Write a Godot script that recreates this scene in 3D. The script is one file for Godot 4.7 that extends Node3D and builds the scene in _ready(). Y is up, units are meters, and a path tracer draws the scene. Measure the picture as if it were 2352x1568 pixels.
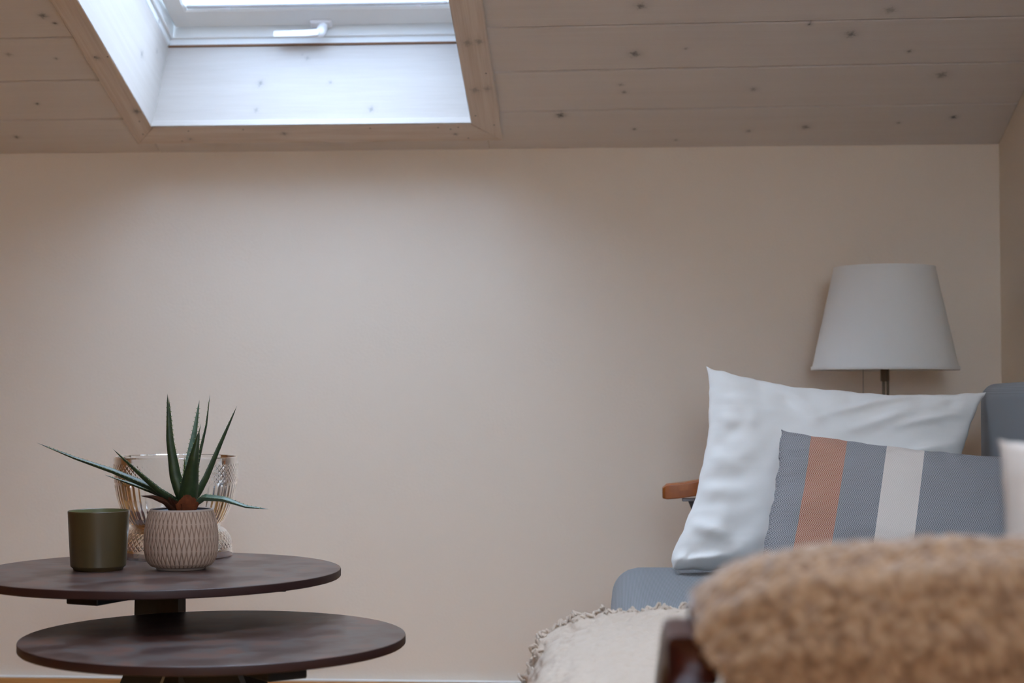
extends Node3D

# ---------------------------------------------------------------- mesh builder
class MB:
	var v := PackedVector3Array()
	var uv := PackedVector2Array()
	var col := PackedColorArray()
	var idx := {}          # surface -> PackedInt32Array
	var seam := []         # pairs of vertices that share a normal
	var use_col := false

	func vert(p: Vector3, t := Vector2.ZERO, c := Color.WHITE) -> int:
		v.append(p)
		uv.append(t)
		col.append(c)
		return v.size() - 1

	func tri(a: int, b: int, c: int, s := 0) -> void:
		if not idx.has(s):
			idx[s] = []
		idx[s].append_array([a, b, c])

	# a flat convex face whose front looks away from «inside»
	func face(pts: Array, inside: Vector3, uvs := [], s := 0) -> void:
		var mid := Vector3.ZERO
		for p in pts:
			mid += p
		mid /= pts.size()
		var n: Vector3 = (pts[0] - pts[2]).cross(pts[0] - pts[1])
		var flip := n.dot(mid - inside) < 0.0
		var first := v.size()
		for i in pts.size():
			vert(pts[i], uvs[i] if uvs.size() else Vector2(pts[i].x + pts[i].z, pts[i].y))
		for i in range(1, pts.size() - 1):
			if flip:
				tri(first, first + i + 1, first + i, s)
			else:
				tri(first, first + i, first + i + 1, s)

	# box with chamfered edges; b turns it
	func box(c: Vector3, size: Vector3, r := 0.003, b := Basis.IDENTITY, s := 0) -> void:
		var h := size / 2.0
		r = minf(r, minf(h.x, minf(h.y, h.z)) * 0.9)
		var P := func(sx, sy, sz, axis):
			var q := Vector3(sx * (h.x - r), sy * (h.y - r), sz * (h.z - r))
			q[axis] = [sx, sy, sz][axis] * h[axis]
			return c + b * q
		for axis in 3:
			for sg in [-1, 1]:
				var pts := []
				for k in [[-1, -1], [1, -1], [1, 1], [-1, 1]]:
					var e := [0, 0, 0]
					e[axis] = sg
					e[(axis + 1) % 3] = k[0]
					e[(axis + 2) % 3] = k[1]
					pts.append(P.call(e[0], e[1], e[2], axis))
				face(pts, c, [Vector2(0, 0), Vector2(1, 0), Vector2(1, 1), Vector2(0, 1)], s)
		for axis in 3:
			var a1 := (axis + 1) % 3
			var a2 := (axis + 2) % 3
			for s1 in [-1, 1]:
				for s2 in [-1, 1]:
					var e := [0, 0, 0]
					e[a1] = s1
					e[a2] = s2
					var lo := e.duplicate()
					var hi := e.duplicate()
					lo[axis] = -1
					hi[axis] = 1
					face([P.call(lo[0], lo[1], lo[2], a1), P.call(hi[0], hi[1], hi[2], a1), P.call(hi[0], hi[1], hi[2], a2), P.call(lo[0], lo[1], lo[2], a2)], c, [], s)
		for sx in [-1, 1]:
			for sy in [-1, 1]:
				for sz in [-1, 1]:
					face([P.call(sx, sy, sz, 0), P.call(sx, sy, sz, 1), P.call(sx, sy, sz, 2)], c, [], s)

	# grid of (nu+1) x (nv+1) points; f(u, v) with u, v in 0..1; closed joins u = 0 to u = 1
	func grid(nu: int, nv: int, f: Callable, closed := false, flip := false, surf = null, tint = null, uvf = null) -> int:
		var first := v.size()
		for j in nv + 1:
			for i in nu + 1:
				var a := float(i) / nu
				var b := float(j) / nv
				vert(f.call(a, b), uvf.call(a, b) if uvf != null else Vector2(a, b), tint.call(a, b) if tint != null else Color.WHITE)
			if closed:
				seam.append([first + j * (nu + 1), first + j * (nu + 1) + nu])
		if tint != null:
			use_col = true
		for j in nv:
			for i in nu:
				var a := first + j * (nu + 1) + i
				var b := a + 1
				var c := b + nu + 1
				var d := a + nu + 1
				var s: int = surf.call(i, j) if surf != null else 0
				if flip:
					tri(a, c, b, s)
					tri(a, d, c, s)
				else:
					tri(a, b, c, s)
					tri(a, c, d, s)
		return first

	# profile of Vector2(radius, height) turned about y; mod(angle 0..1, t) adds to the radius
	func lathe(at: Vector3, prof: Array, n: int, flip := false, mod = null, tint = null, sub := 1) -> void:
		var pr := []
		for k in prof.size() - 1:
			for q in sub:
				pr.append(prof[k].lerp(prof[k + 1], float(q) / sub))
		pr.append(prof[-1])
		var m := pr.size() - 1
		var f := func(a, b):
			var p: Vector2 = pr[int(round(b * m))]
			var r: float = p.x + (mod.call(a, p.y) if mod != null and p.x > 0.0 else 0.0)
			return at + Vector3(cos(a * TAU) * r, p.y, sin(a * TAU) * r)
		var tf = null
		if tint != null:
			tf = func(a, b): return tint.call(a, pr[int(round(b * m))].y)
		grid(n, m, f, true, flip, null, tf)

	# tube along points with radii
	func tube(pts: Array, rad: Array, n := 8, caps := true) -> void:
		var m := pts.size() - 1
		var frames := []
		var ref := Vector3.UP
		for i in m + 1:
			var t: Vector3 = (pts[mini(i + 1, m)] - pts[maxi(i - 1, 0)]).normalized()
			if i == 0:
				ref = Vector3.UP if absf(t.y) < 0.9 else Vector3.RIGHT
			var s := t.cross(ref).normalized()
			ref = s.cross(t).normalized()
			frames.append([s, ref])
		var f := func(a, b):
			var i := int(round(b * m))
			return pts[i] + (frames[i][0] * cos(a * TAU) + frames[i][1] * sin(a * TAU)) * rad[i]
		var first := grid(n, m, f, true, true)
		if caps:
			for e in [0, m]:
				var c := vert(pts[e])
				for i in n:
					var a: int = first + e * (n + 1) + i
					if e == 0:
						tri(c, a + 1, a)
					else:
						tri(c, a, a + 1)

	func normals() -> PackedVector3Array:
		var n := PackedVector3Array()
		n.resize(v.size())
		for s in idx:
			var t: Array = idx[s]
			for k in range(0, t.size(), 3):
				var a: Vector3 = v[t[k]]
				var q := (a - v[t[k + 2]]).cross(a - v[t[k + 1]])
				n[t[k]] += q
				n[t[k + 1]] += q
				n[t[k + 2]] += q
		for p in seam:
			var q := n[p[0]] + n[p[1]]
			n[p[0]] = q
			n[p[1]] = q
		for k in n.size():
			n[k] = n[k].normalized() if n[k].length_squared() > 1e-20 else Vector3.UP
		return n

	func mesh(mats: Array, off := Vector3.ZERO) -> ArrayMesh:
		var nn := normals()
		var w := v.duplicate()
		if off != Vector3.ZERO:
			for k in w.size():
				w[k] = w[k] - off
		var m := ArrayMesh.new()
		var keys := idx.keys()
		keys.sort()
		for s in keys:
			var arr := []
			arr.resize(Mesh.ARRAY_MAX)
			arr[Mesh.ARRAY_VERTEX] = w
			arr[Mesh.ARRAY_NORMAL] = nn
			arr[Mesh.ARRAY_TEX_UV] = uv
			if use_col:
				arr[Mesh.ARRAY_COLOR] = col
			arr[Mesh.ARRAY_INDEX] = PackedInt32Array(idx[s])
			m.add_surface_from_arrays(Mesh.PRIMITIVE_TRIANGLES, arr)
			m.surface_set_material(m.get_surface_count() - 1, mats[mini(s, mats.size() - 1)])
		return m

# ---------------------------------------------------------------- naming
var taken := {}

func numbered(called: String) -> String:
	if not taken.has(called):
		taken[called] = 0
		return called
	taken[called] += 1
	return "%s_%03d" % [called, taken[called]]

func thing(called: String, label: String, category: String, at := Vector3.ZERO, group := "") -> Node3D:
	var o := Node3D.new()
	o.name = numbered(called)
	add_child(o)
	o.position = at
	o.set_meta("label", label)
	o.set_meta("category", category)
	if group:
		o.set_meta("group", group)
	return o

# a mesh given in world metres, as a part of «parent» (or as a top-level object)
func part(called: String, mb: MB, mats, parent: Node3D = null, label := "") -> MeshInstance3D:
	var o := MeshInstance3D.new()
	var off := Vector3.ZERO
	var q: Node3D = parent
	while q and q != self:
		off += q.position
		q = q.get_parent() as Node3D
	o.mesh = mb.mesh(mats if mats is Array else [mats], off)
	o.cast_shadow = GeometryInstance3D.SHADOW_CASTING_SETTING_ON
	if parent:
		o.name = called
		parent.add_child(o, true)
	else:
		o.name = numbered(called)
		add_child(o)
	if label:
		o.set_meta("label", label)
	return o

func structure(called: String, mb: MB, mats, label := "") -> MeshInstance3D:
	var o := part(called, mb, mats, null, label)
	o.set_meta("kind", "structure")
	return o

# ---------------------------------------------------------------- materials
func mat(c: Color, rough := 0.8, metal := 0.0) -> StandardMaterial3D:
	var m := StandardMaterial3D.new()
	m.albedo_color = c
	m.roughness = rough
	m.metallic = metal
	return m

func noise(freq: float, sd: int, oct := 4, kind := FastNoiseLite.TYPE_SIMPLEX_SMOOTH) -> FastNoiseLite:
	var n := FastNoiseLite.new()
	n.noise_type = kind
	n.frequency = freq
	n.seed = sd
	n.fractal_octaves = oct
	return n

# wood with grain along u; knots are [u in pixels, v in pixels, size in pixels, darkness]
func wood(w: int, h: int, light: Color, dark: Color, sd: int, knots := [], amount := 1.0, stretch := 24) -> ImageTexture:
	var fine := noise(0.22, sd, 3).get_image(maxi(8, w / stretch), h)
	fine.resize(w, h, Image.INTERPOLATE_CUBIC)
	var broad := noise(0.035, sd + 7, 3).get_image(maxi(8, w / (stretch / 2)), h)
	broad.resize(w, h, Image.INTERPOLATE_CUBIC)
	var a := fine.get_data()
	var b := broad.get_data()
	var out := PackedByteArray()
	out.resize(w * h * 3)
	for i in w * h:
		var t := clampf(((a[i] / 255.0 - 0.5) * 0.7 + (b[i] / 255.0 - 0.5) * 0.7) * amount + 0.35, 0.0, 1.0)
		out[i * 3] = int(255.0 * lerpf(light.r, dark.r, t))
		out[i * 3 + 1] = int(255.0 * lerpf(light.g, dark.g, t))
		out[i * 3 + 2] = int(255.0 * lerpf(light.b, dark.b, t))
	var wob := noise(0.12, sd + 3, 2)
	for k in knots:
		var R: float = k[2]
		for y in range(maxi(0, int(k[1] - R * 3)), mini(h, int(k[1] + R * 3))):
			for x in range(maxi(0, int(k[0] - R * 3)), mini(w, int(k[0] + R * 3))):
				var dx: float = (x - k[0]) / R
				var dy: float = (y - k[1]) / R
				dx += wob.get_noise_2d(x, y) * 0.5
				dy += wob.get_noise_2d(x + 91, y) * 0.5
				var d := sqrt(dx * dx * 1.3 + dy * dy * 0.6)
				var core := clampf(1.15 - d, 0.0, 1.0)
				var halo := exp(-(dx * dx * 0.35 + dy * dy * 0.35)) * 0.22
				var crack := (exp(-pow((dx * 1.6 + dy * 0.5) * 4.0, 2.0)) * clampf(1.0 - absf(dy) * 0.5, 0.0, 1.0) + exp(-pow((dy * 0.7 - dx * 0.25) * 4.5, 2.0)) * clampf(1.0 - absf(dx) * 0.6, 0.0, 1.0)) * 0.55
				var t: float = clampf(core * 0.55 + halo + crack, 0.0, 1.0) * k[3]
				var i := (y * w + x) * 3
				out[i] = int(lerpf(out[i], 62, t))
				out[i + 1] = int(lerpf(out[i + 1], 62, t))
				out[i + 2] = int(lerpf(out[i + 2], 62, t))
	return ImageTexture.create_from_image(Image.create_from_data(w, h, false, Image.FORMAT_RGB8, out))

func noise_tex(size: int, n: FastNoiseLite, normal := false, strength := 4.0, ramp: Gradient = null) -> NoiseTexture2D:
	var t := NoiseTexture2D.new()
	t.width = size
	t.height = size
	t.seamless = true
	t.noise = n
	t.as_normal_map = normal
	t.bump_strength = strength
	if ramp:
		t.color_ramp = ramp
	return t

func ramp(cols: Array, offs: Array) -> Gradient:
	var g := Gradient.new()
	g.offsets = PackedFloat32Array(offs)
	g.colors = PackedColorArray(cols)
	return g

func bumped(m: StandardMaterial3D, n: FastNoiseLite, scale: float, strength: float, world := true) -> StandardMaterial3D:
	m.uv1_triplanar = true
	m.uv1_world_triplanar = world
	m.uv1_scale = Vector3.ONE * scale
	m.normal_enabled = true
	m.normal_texture = noise_tex(512, n, true, 6.0)
	m.normal_scale = strength
	return m

# ---------------------------------------------------------------- room measures (metres)
const CAM_Y := 0.80
const WALL_Z := -4.2
const RIGHT_X := 0.951
const LEFT_X := -5.0
const NEAR_Z := 1.4
const EAVE := 1.427
const SLOPE := 0.3135
# added, unseen second roof window for fill daylight: further up the slope, to the right
const SECOND_S := 1.75
const SECOND_X := 0.70
const SECOND_LONG := 0.85

# unseen window added in the wall behind the camera for fill daylight
const FRONT_X0 := -0.15
const FRONT_X1 := 0.85
const FRONT_Y0 := 1.05
const FRONT_Y1 := 2.15

# point on the roof slope: x across, s up the slope, d outwards through the roof
func SP(x: float, s: float, d := 0.0) -> Vector3:
	return Vector3(x, EAVE + s * sin(SLOPE) + d * cos(SLOPE), WALL_Z + s * cos(SLOPE) - d * sin(SLOPE))

# block between slope coordinates, chamfered
func slope_box(mb: MB, x0: float, x1: float, s0: float, s1: float, d0: float, d1: float, r := 0.002) -> void:
	var b := Basis(Vector3.RIGHT, (SP(0, 1, 0) - SP(0, 0, 0)), (SP(0, 0, 1) - SP(0, 0, 0)))
	mb.box(SP((x0 + x1) / 2, (s0 + s1) / 2, (d0 + d1) / 2), Vector3(x1 - x0, s1 - s0, d1 - d0), r, b)

# board from four (x, s) corners on the face that looks into the room; chamfered
func board(mb: MB, c: Array, d_face: float, d_back: float, bev: float, uvs: Array) -> void:
	var mid := (c[0] + c[1] + c[2] + c[3]) / 4.0 as Vector2
	var inner := []
	for i in 4:
		var p: Vector2 = c[i]
		var e := Vector2(signf(mid.x - p.x), signf(mid.y - p.y)) * bev
		inner.append(p + e)
	var inside := SP(mid.x, mid.y, (d_face + d_back) / 2)
	var F := []
	var M := []
	var B := []
	for i in 4:
		F.append(SP(inner[i].x, inner[i].y, d_face))
		M.append(SP(c[i].x, c[i].y, d_face + signf(d_back - d_face) * bev))
		B.append(SP(c[i].x, c[i].y, d_back))
	mb.face(F, inside, uvs)
	mb.face(B, inside, uvs)
	for i in 4:
		var j := (i + 1) % 4
		mb.face([F[i], F[j], M[j], M[i]], inside, [uvs[i], uvs[j], uvs[j], uvs[i]])
		mb.face([M[i], M[j], B[j], B[i]], inside, [uvs[i], uvs[j], uvs[j], uvs[i]])

var M := {}

func cached(key: String, make: Callable) -> Variant:
	if not M.has(key):
		M[key] = make.call()
	return M[key]

func _ready() -> void:
	build_camera()
	build_sky()
	build_materials()
	build_room()
	build_skylight(1, 0.0, 0.0, 0.0)
	build_skylight(2, SECOND_S, SECOND_X, SECOND_LONG)  # added roof window, out of view, fills the room with daylight
	build_added_window()
	build_tables()
	build_sofa()
	build_pillows()
	build_throw()
	build_lamp()
	build_cup()
	build_vase()
	build_aloe()
	build_armchair()

# ---------------------------------------------------------------- camera and light
func build_camera() -> void:
	var c := Camera3D.new()
	c.name = "camera"
	c.position = Vector3(0, CAM_Y, 0)
	c.rotation = Vector3(atan(121.0 / 3800.0), 0.0656, 0)
	c.fov = rad_to_deg(2.0 * atan(784.0 / 3800.0))
	c.near = 0.05
	c.far = 100
	var a := CameraAttributesPhysical.new()
	a.frustum_focal_length = 58
	a.frustum_focus_distance = 3.15
	a.exposure_aperture = 3.6
	a.exposure_multiplier = 1.0
	c.attributes = a
	add_child(c)
	c.current = true

func build_sky() -> void:
	var e := Environment.new()
	e.background_mode = Environment.BG_SKY
	var sk := Sky.new()
	var m := ProceduralSkyMaterial.new()
	m.sky_top_color = Color(0.80, 0.89, 1.0)
	m.sky_horizon_color = Color(0.90, 0.95, 1.0)
	m.ground_bottom_color = Color(0.40, 0.37, 0.31)
	m.ground_horizon_color = Color(0.52, 0.49, 0.43)
	m.sky_energy_multiplier = 1.0
	sk.sky_material = m
	e.sky = sk
	e.background_energy_multiplier = 6.0
	e.tonemap_mode = Environment.TONE_MAPPER_LINEAR
	e.tonemap_exposure = 3.2
	e.sdfgi_enabled = true
	e.ssao_enabled = true
	e.ssil_enabled = true
	var w := WorldEnvironment.new()
	w.name = "world_environment"
	w.environment = e
	add_child(w)

func build_materials() -> void:
	M.wall = bumped(mat(Color(0.935, 0.88, 0.815), 0.9), noise(0.05, 5, 3), 4.0, 0.08)
	M.wall_side = bumped(mat(Color(0.94, 0.895, 0.835), 0.9), noise(0.05, 5, 3), 4.0, 0.08)
	M.white_paint = mat(Color(0.93, 0.94, 0.94), 0.35)
	M.white_plastic = mat(Color(0.95, 0.95, 0.96), 0.3)
	M.black_metal = mat(Color(0.045, 0.045, 0.05), 0.45)
	M.seal = mat(Color(0.92, 0.91, 0.89), 0.6)
	M.spine = mat(Color(0.55, 0.58, 0.36), 0.5)
	M.nail = mat(Color(0.10, 0.08, 0.07), 0.7)
	M.backing = mat(Color(0.20, 0.15, 0.12), 0.9)

func wood_mat(tex: Texture2D, rough := 0.6) -> StandardMaterial3D:
	var m := mat(Color.WHITE, rough)
	m.albedo_texture = tex
	return m

# ---------------------------------------------------------------- the room
func build_room() -> void:
	# pine: floor and skirting; unseen gable walls also get its colour for warm bounce
	var pine := wood(512, 512, Color(0.82, 0.62, 0.385), Color(0.70, 0.475, 0.255), 31, [], 1.0, 8)
	M.pine = wood_mat(pine, 0.5)
	var fm := wood_mat(pine, 0.5)
	fm.uv1_triplanar = true
	fm.uv1_world_triplanar = true
	fm.uv1_scale = Vector3(0.5, 2.0, 2.0)
	M.pine_bounce = fm
	var mb := MB.new()
	mb.box(Vector3((LEFT_X + RIGHT_X) / 2, EAVE / 2 + 0.03, WALL_Z - 0.1), Vector3(RIGHT_X - LEFT_X + 0.4, EAVE + 0.06, 0.2), 0.001)
	structure("wall_back", mb, M.wall)
	for side in [["wall_right", RIGHT_X + 0.1], ["wall_left", LEFT_X - 0.1]]:
		mb = MB.new()
		var pts := []
		var top := EAVE + (NEAR_Z - WALL_Z) * tan(SLOPE)
		for p in [[WALL_Z - 0.2, -0.2], [WALL_Z - 0.2, EAVE + 0.0], [NEAR_Z + 0.2, top + 0.12], [NEAR_Z + 0.2, -0.2]]:
			pts.append(p)
		var mid := Vector3(side[1], 1.0, -1.0)
		var L := []
		var Rr := []
		for p in pts:
			L.append(Vector3(side[1] - 0.1, p[1], p[0]))
			Rr.append(Vector3(side[1] + 0.1, p[1], p[0]))
		mb.face(L, mid)
		mb.face(Rr, mid)
		for i in 4:
			mb.face([L[i], L[(i + 1) % 4], Rr[(i + 1) % 4], Rr[i]], mid)
		structure(side[0], mb, M.wall_side if side[0] == "wall_right" else M.pine_bounce)
	mb = MB.new()
	var wf := [[LEFT_X - 0.2, FRONT_X0, -0.2, 3.6], [FRONT_X1, RIGHT_X + 0.2, -0.2, 3.6], [FRONT_X0, FRONT_X1, -0.2, FRONT_Y0], [FRONT_X0, FRONT_X1, FRONT_Y1, 3.6]]
	for q in wf:
		mb.box(Vector3((q[0] + q[1]) / 2, (q[2] + q[3]) / 2, NEAR_Z + 0.1), Vector3(q[1] - q[0], q[3] - q[2], 0.2), 0.0001)
	structure("wall_front", mb, M.pine_bounce)
	mb = MB.new()
	mb.box(Vector3((LEFT_X + RIGHT_X) / 2, -0.1, (WALL_Z + NEAR_Z) / 2), Vector3(RIGHT_X - LEFT_X + 0.4, 0.2, NEAR_Z - WALL_Z + 0.4), 0.001)
	structure("floor", mb, fm)
	# skirting of pine with a bead of white sealant on its top edge
	mb = MB.new()
	mb.box(Vector3((LEFT_X + RIGHT_X) / 2, 0.0345, WALL_Z + 0.008), Vector3(RIGHT_X - LEFT_X - 0.002, 0.069, 0.016), 0.002)
	var bb := structure("baseboard_back", mb, fm)
	mb = MB.new()
	mb.box(Vector3((LEFT_X + RIGHT_X) / 2, 0.0712, WALL_Z + 0.0075), Vector3(RIGHT_X - LEFT_X - 0.004, 0.0045, 0.0145), 0.0018)
	part("sealant_bead", mb, M.seal, bb, "white bead of sealant along the top of the pine skirting")

	# ceiling: roof slab with the skylight hole, clad with boards
	mb = MB.new()
	var hx0 := -1.235
	var hx1 := -0.245
	var hs0 := 0.11
	var hs1 := 1.50
	var smax := (NEAR_Z - WALL_Z + 0.2) / cos(SLOPE)
	for band in [[-0.1, 1.6, hs0, hs1, 0.0], [1.6, smax, hs0 + SECOND_S, hs1 + SECOND_S + SECOND_LONG, SECOND_X]]:
		slope_box(mb, LEFT_X - 0.1, hx0 + band[4], band[0], band[1], 0.0165, 0.28, 0.0001)
		slope_box(mb, hx1 + band[4], RIGHT_X + 0.1, band[0], band[1], 0.0165, 0.28, 0.0001)
		slope_box(mb, hx0 + band[4], hx1 + band[4], band[0], band[2], 0.0165, 0.28, 0.0001)
		slope_box(mb, hx0 + band[4], hx1 + band[4], band[3], band[1], 0.0165, 0.28, 0.0001)
	var ceiling := structure("ceiling", mb, M.backing)

	# boards: joints run very slightly out of parallel with the wall
	var w := 0.1982
	var o := 0.2054
	var slant := 0.0137
	var light := Color(0.87, 0.845, 0.83)
	var dark := Color(0.825, 0.79, 0.77)
	var x_lo := -1.75
	var x_hi := RIGHT_X
	# knots seen in the photograph: board row, x in metres, share of the board's width from its lower edge, size in mm
	var seen_knots := [[3, 0.043, 0.4, 9, 0.5], [3, 0.583, 0.2, 11, 0.3], [3, -1.272, 0.49, 8, 0.6], [3, -1.256, 0.32, 4, 0.8], [2, 0.032, 0.37, 10, 0.6], [2, 0.512, 0.72, 10, 0.55], [2, 0.653, 0.3, 5, 0.5], [2, 0.148, 0.47, 4, 0.3], [2, 0.416, 0.96, 4, 0.8], [2, -1.41, 0.66, 6, 0.35], [2, -1.304, 0.54, 4, 0.4], [1, 0.008, 0.46, 6, 0.4], [1, -0.0, 0.65, 5, 0.35], [1, 0.315, 0.47, 7, 0.4], [1, 0.746, 0.74, 11, 0.45], [1, -1.424, 0.44, 4, 0.8], [0, -0.148, 0.91, 8, 0.95], [0, 0.034, 0.49, 4, 0.55], [0, 0.319, 0.38, 6, 0.35], [0, 0.458, 0.47, 8, 0.5], [0, 0.684, 0.54, 4, 0.5], [0, 0.812, 0.67, 6, 0.9], [0, 0.139, 0.16, 4, 0.35], [0, -1.538, 0.56, 6, 0.6]]
	var texes := []
	for row in 4:
		var kn := []
		for k in seen_knots:
			if k[0] == row:
				kn.append([(k[1] - x_lo) / (x_hi - x_lo) * 2048.0, (1.0 - k[2]) * 152.0, k[3] * 0.85, k[4]])
		texes.append(wood_mat(wood(2048, 152, light, dark, 100 + row * 13, kn, 0.5, 64), 0.5))
	var plain := []
	for q in 3:
		plain.append(wood_mat(wood(1024, 96, light, dark, 200 + q * 13, [[180 + q * 211, 40, 7, 0.6], [620 + q * 90, 60, 8, 0.5], [880 - q * 150, 30, 5, 0.5]], 1.0, 30), 0.5))
	var rows := int((smax - o) / w) + 2
	for row in rows:
		var lo := func(x): return 0.0 if row == 0 else o + (row - 1) * w + slant * x
		var hi := func(x): return minf(o + row * w + slant * x, smax - 0.02)
		var spans := [[LEFT_X, RIGHT_X]]
		var low: float = lo.call(-0.8)
		var high: float = hi.call(-0.8)
		if high > 0.15 + SECOND_S and low < 1.40 + SECOND_S + SECOND_LONG:
			spans = [[LEFT_X, -1.19 + SECOND_X], [-0.335 + SECOND_X, RIGHT_X]]
		elif high > 0.15 and low < 1.40:
			spans = [[LEFT_X, -1.19], [-0.335, RIGHT_X]]
		for sp in spans:
			var g := 0.0022
			var c := [Vector2(sp[0], lo.call(sp[0]) + g), Vector2(sp[1], lo.call(sp[1]) + g), Vector2(sp[1], hi.call(sp[1]) - g), Vector2(sp[0], hi.call(sp[0]) - g)]
			if row == 0:
				c[0].y = 0.0
				c[1].y = 0.0
			var uvs := []
			for p in c:
				var t: float = (p.y - lo.call(p.x)) / w
				if row == 0:
					t = 1.0 - (hi.call(p.x) - p.y) / w
				uvs.append(Vector2((p.x - x_lo) / (x_hi - x_lo) if row < 4 else p.x * 0.4 + row * 0.37, 1.0 - t))
			mb = MB.new()
			board(mb, c, 0.0, 0.016, 0.003, uvs)
			part("plank", mb, texes[row] if row < 4 else plain[row % 3], ceiling)
	# the part of row 0 below the skylight casing
	mb = MB.new()
	var c0 := [Vector2(-1.19, 0.0), Vector2(-0.335, 0.0), Vector2(-0.335, 0.155), Vector2(-1.19, 0.155)]
	var u0 := []
	for p in c0:
		u0.append(Vector2((p.x - x_lo) / (x_hi - x_lo), 1.0 - p.y / w))
	board(mb, c0, 0.0, 0.016, 0.0005, u0)
	part("plank", mb, texes[0], ceiling)

# ---------------------------------------------------------------- skylight
func build_skylight(number: int, up: float, ux: float, long: float) -> void:
	var win := Node3D.new()
	win.name = "window_%d" % number
	add_child(win)
	win.position = SP(-0.765 + ux, 0.165 + up)
	win.set_meta("kind", "structure")
	win.set_meta("label", ["white roof window in a deep board-lined recess above the back wall", "added second roof window, unseen, higher up the slope for fill daylight"][number - 1])
	# casing boards, mitred, screwed on the cladding
	var ol := -1.229 + ux
	var orr := -0.294 + ux
	var il := -1.168 + ux
	var ir := -0.366 + ux
	var ob := 0.074 + up
	var ib := 0.165 + up
	var it := 1.36 + up + long
	var ot := 1.45 + up + long
	var cas := [
		[Vector2(ol, ob), Vector2(orr, ob), Vector2(ir, ib), Vector2(il, ib)],
		[Vector2(ol, ob), Vector2(il, ib), Vector2(il, it), Vector2(ol, ot)],
		[Vector2(orr, ob), Vector2(ir, ib), Vector2(ir, it), Vector2(orr, ot)],
		[Vector2(ol, ot), Vector2(orr, ot), Vector2(ir, it), Vector2(il, it)]]
	var cl := Color(0.87, 0.82, 0.78)
	var cd := Color(0.80, 0.73, 0.675)
	var kn := [
		[[330, 40, 6, 0.5], [120, 20, 4, 0.5], [700, 30, 4, 0.6]],
		[[120, 45, 8, 0.5], [300, 25, 6, 0.5], [560, 50, 7, 0.4]],
		[[180, 22, 9, 0.3], [184, 52, 8, 0.3], [330, 24, 9, 0.3], [334, 50, 8, 0.35], [620, 30, 6, 0.4]],
		[[400, 30, 6, 0.5]]]
	for q in 4:
		var mb := MB.new()
		var tex = cached("casing%d" % q, func(): return wood_mat(wood(1024, 72, cl, cd, 300 + q * 17, kn[q], 1.2, 30), 0.5))
		var uvs := []
		for p in cas[q]:
			if q == 0 or q == 3:
				uvs.append(Vector2((p.x - ol) / 1.2, (p.y - (ob if q == 0 else it)) / 0.09))
			else:
				uvs.append(Vector2((p.y - ob) / 1.5, (p.x - (ol if q == 1 else ir)) / 0.075))
		board(mb, cas[q], -0.013, -0.0003, 0.002, uvs)
		var b := part("casing_board", mb, tex, win, ["bottom casing board with small nail holes", "left casing board", "right casing board with paired knots", "upper casing board"][q])
		# sunk nail heads
		var spots: Array = [[[-1.08, 0.145], [-1.11, 0.09], [-0.94, 0.15], [-0.62, 0.15], [-0.45, 0.15], [-0.42, 0.14], [-0.38, 0.09], [-0.40, 0.15]],
			[[-1.20, 0.13], [-1.19, 0.20], [-1.205, 0.52], [-1.175, 0.52]],
			[[-0.352, 0.21], [-0.31, 0.16], [-0.31, 0.42]], []][q]
		if spots.size():
			var nm := MB.new()
			for s in spots:
				var pts := []
				for k in 8:
					pts.append(SP(s[0] + ux + cos(k * TAU / 8) * 0.0022, s[1] + up + sin(k * TAU / 8) * 0.0022, -0.0134))
				nm.face(pts, SP(s[0] + ux, s[1] + up, 0.01))
			part("nail_heads", nm, M.nail, b)
	# lining of the recess: from the cladding out to the window frame
	var fl := -1.138 + ux
	var fr := -0.352 + ux
	var fb := 0.192 + up
	var ft := 1.32 + up + long
	var D := 0.20
	var room4 := [SP(il, ib, -0.012), SP(ir, ib, -0.012), SP(ir, it, -0.012), SP(il, it, -0.012)]
	var out4 := [SP(fl, fb, D), SP(fr, fb, D), SP(fr, ft, D), SP(fl, ft, D)]
	var rl := Color(0.775, 0.75, 0.725)
	var rd := Color(0.74, 0.71, 0.68)
	var names := ["bottom", "right", "upper", "left"]
	for q in 4:
		var a: Vector3 = room4[q]
		var b: Vector3 = room4[(q + 1) % 4]
		var c: Vector3 = out4[(q + 1) % 4]
		var d: Vector3 = out4[q]
		var n := (b - a).cross(d - a).normalized()
		var mid := (a + b + c + d) / 4
		var centre := SP(-0.76 + ux, 0.75 + up, 0.1)
		if n.dot(mid - centre) < 0:
			n = -n
		var inside := mid + n * 0.006
		var mb := MB.new()
		var kk: Array = [[[330, 120, 9, 0.32], [330, 205, 7, 0.22], [560, 120, 5, 0.22], [470, 42, 7, 0.18], [700, 206, 8, 0.28], [450, 30, 4, 0.12]], [[400, 100, 8, 0.2]], [[300, 90, 8, 0.2]], [[880, 130, 9, 0.3], [960, 60, 7, 0.2]]][q]
		var m = cached("lining%d" % q, func(): return wood_mat(wood(1024, 256, rl, rd, 400 + q * 19, kk, 0.9, 40), 0.45))
		var uvs := [Vector2(0, 1), Vector2(1, 1), Vector2(1, 0), Vector2(0, 0)]
		mb.face([a, b, c, d], inside, uvs)
		mb.face([a + n * 0.012, b + n * 0.012, c + n * 0.012, d + n * 0.012], inside, uvs)
		mb.face([a, b, b + n * 0.012, a + n * 0.012], inside)
		mb.face([b, c, c + n * 0.012, b + n * 0.012], inside)
		mb.face([c, d, d + n * 0.012, c + n * 0.012], inside)
		mb.face([d, a, a + n * 0.012, d + n * 0.012], inside)
		part("lining_board", mb, m, win, "whitewashed %s board of the recess" % names[q])
	# thin edge strip along the foot of the bottom lining board
	var es := MB.new()
	slope_box(es, il, ir, ib - 0.001, ib + 0.006, -0.012, 0.003, 0.0008)
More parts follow.
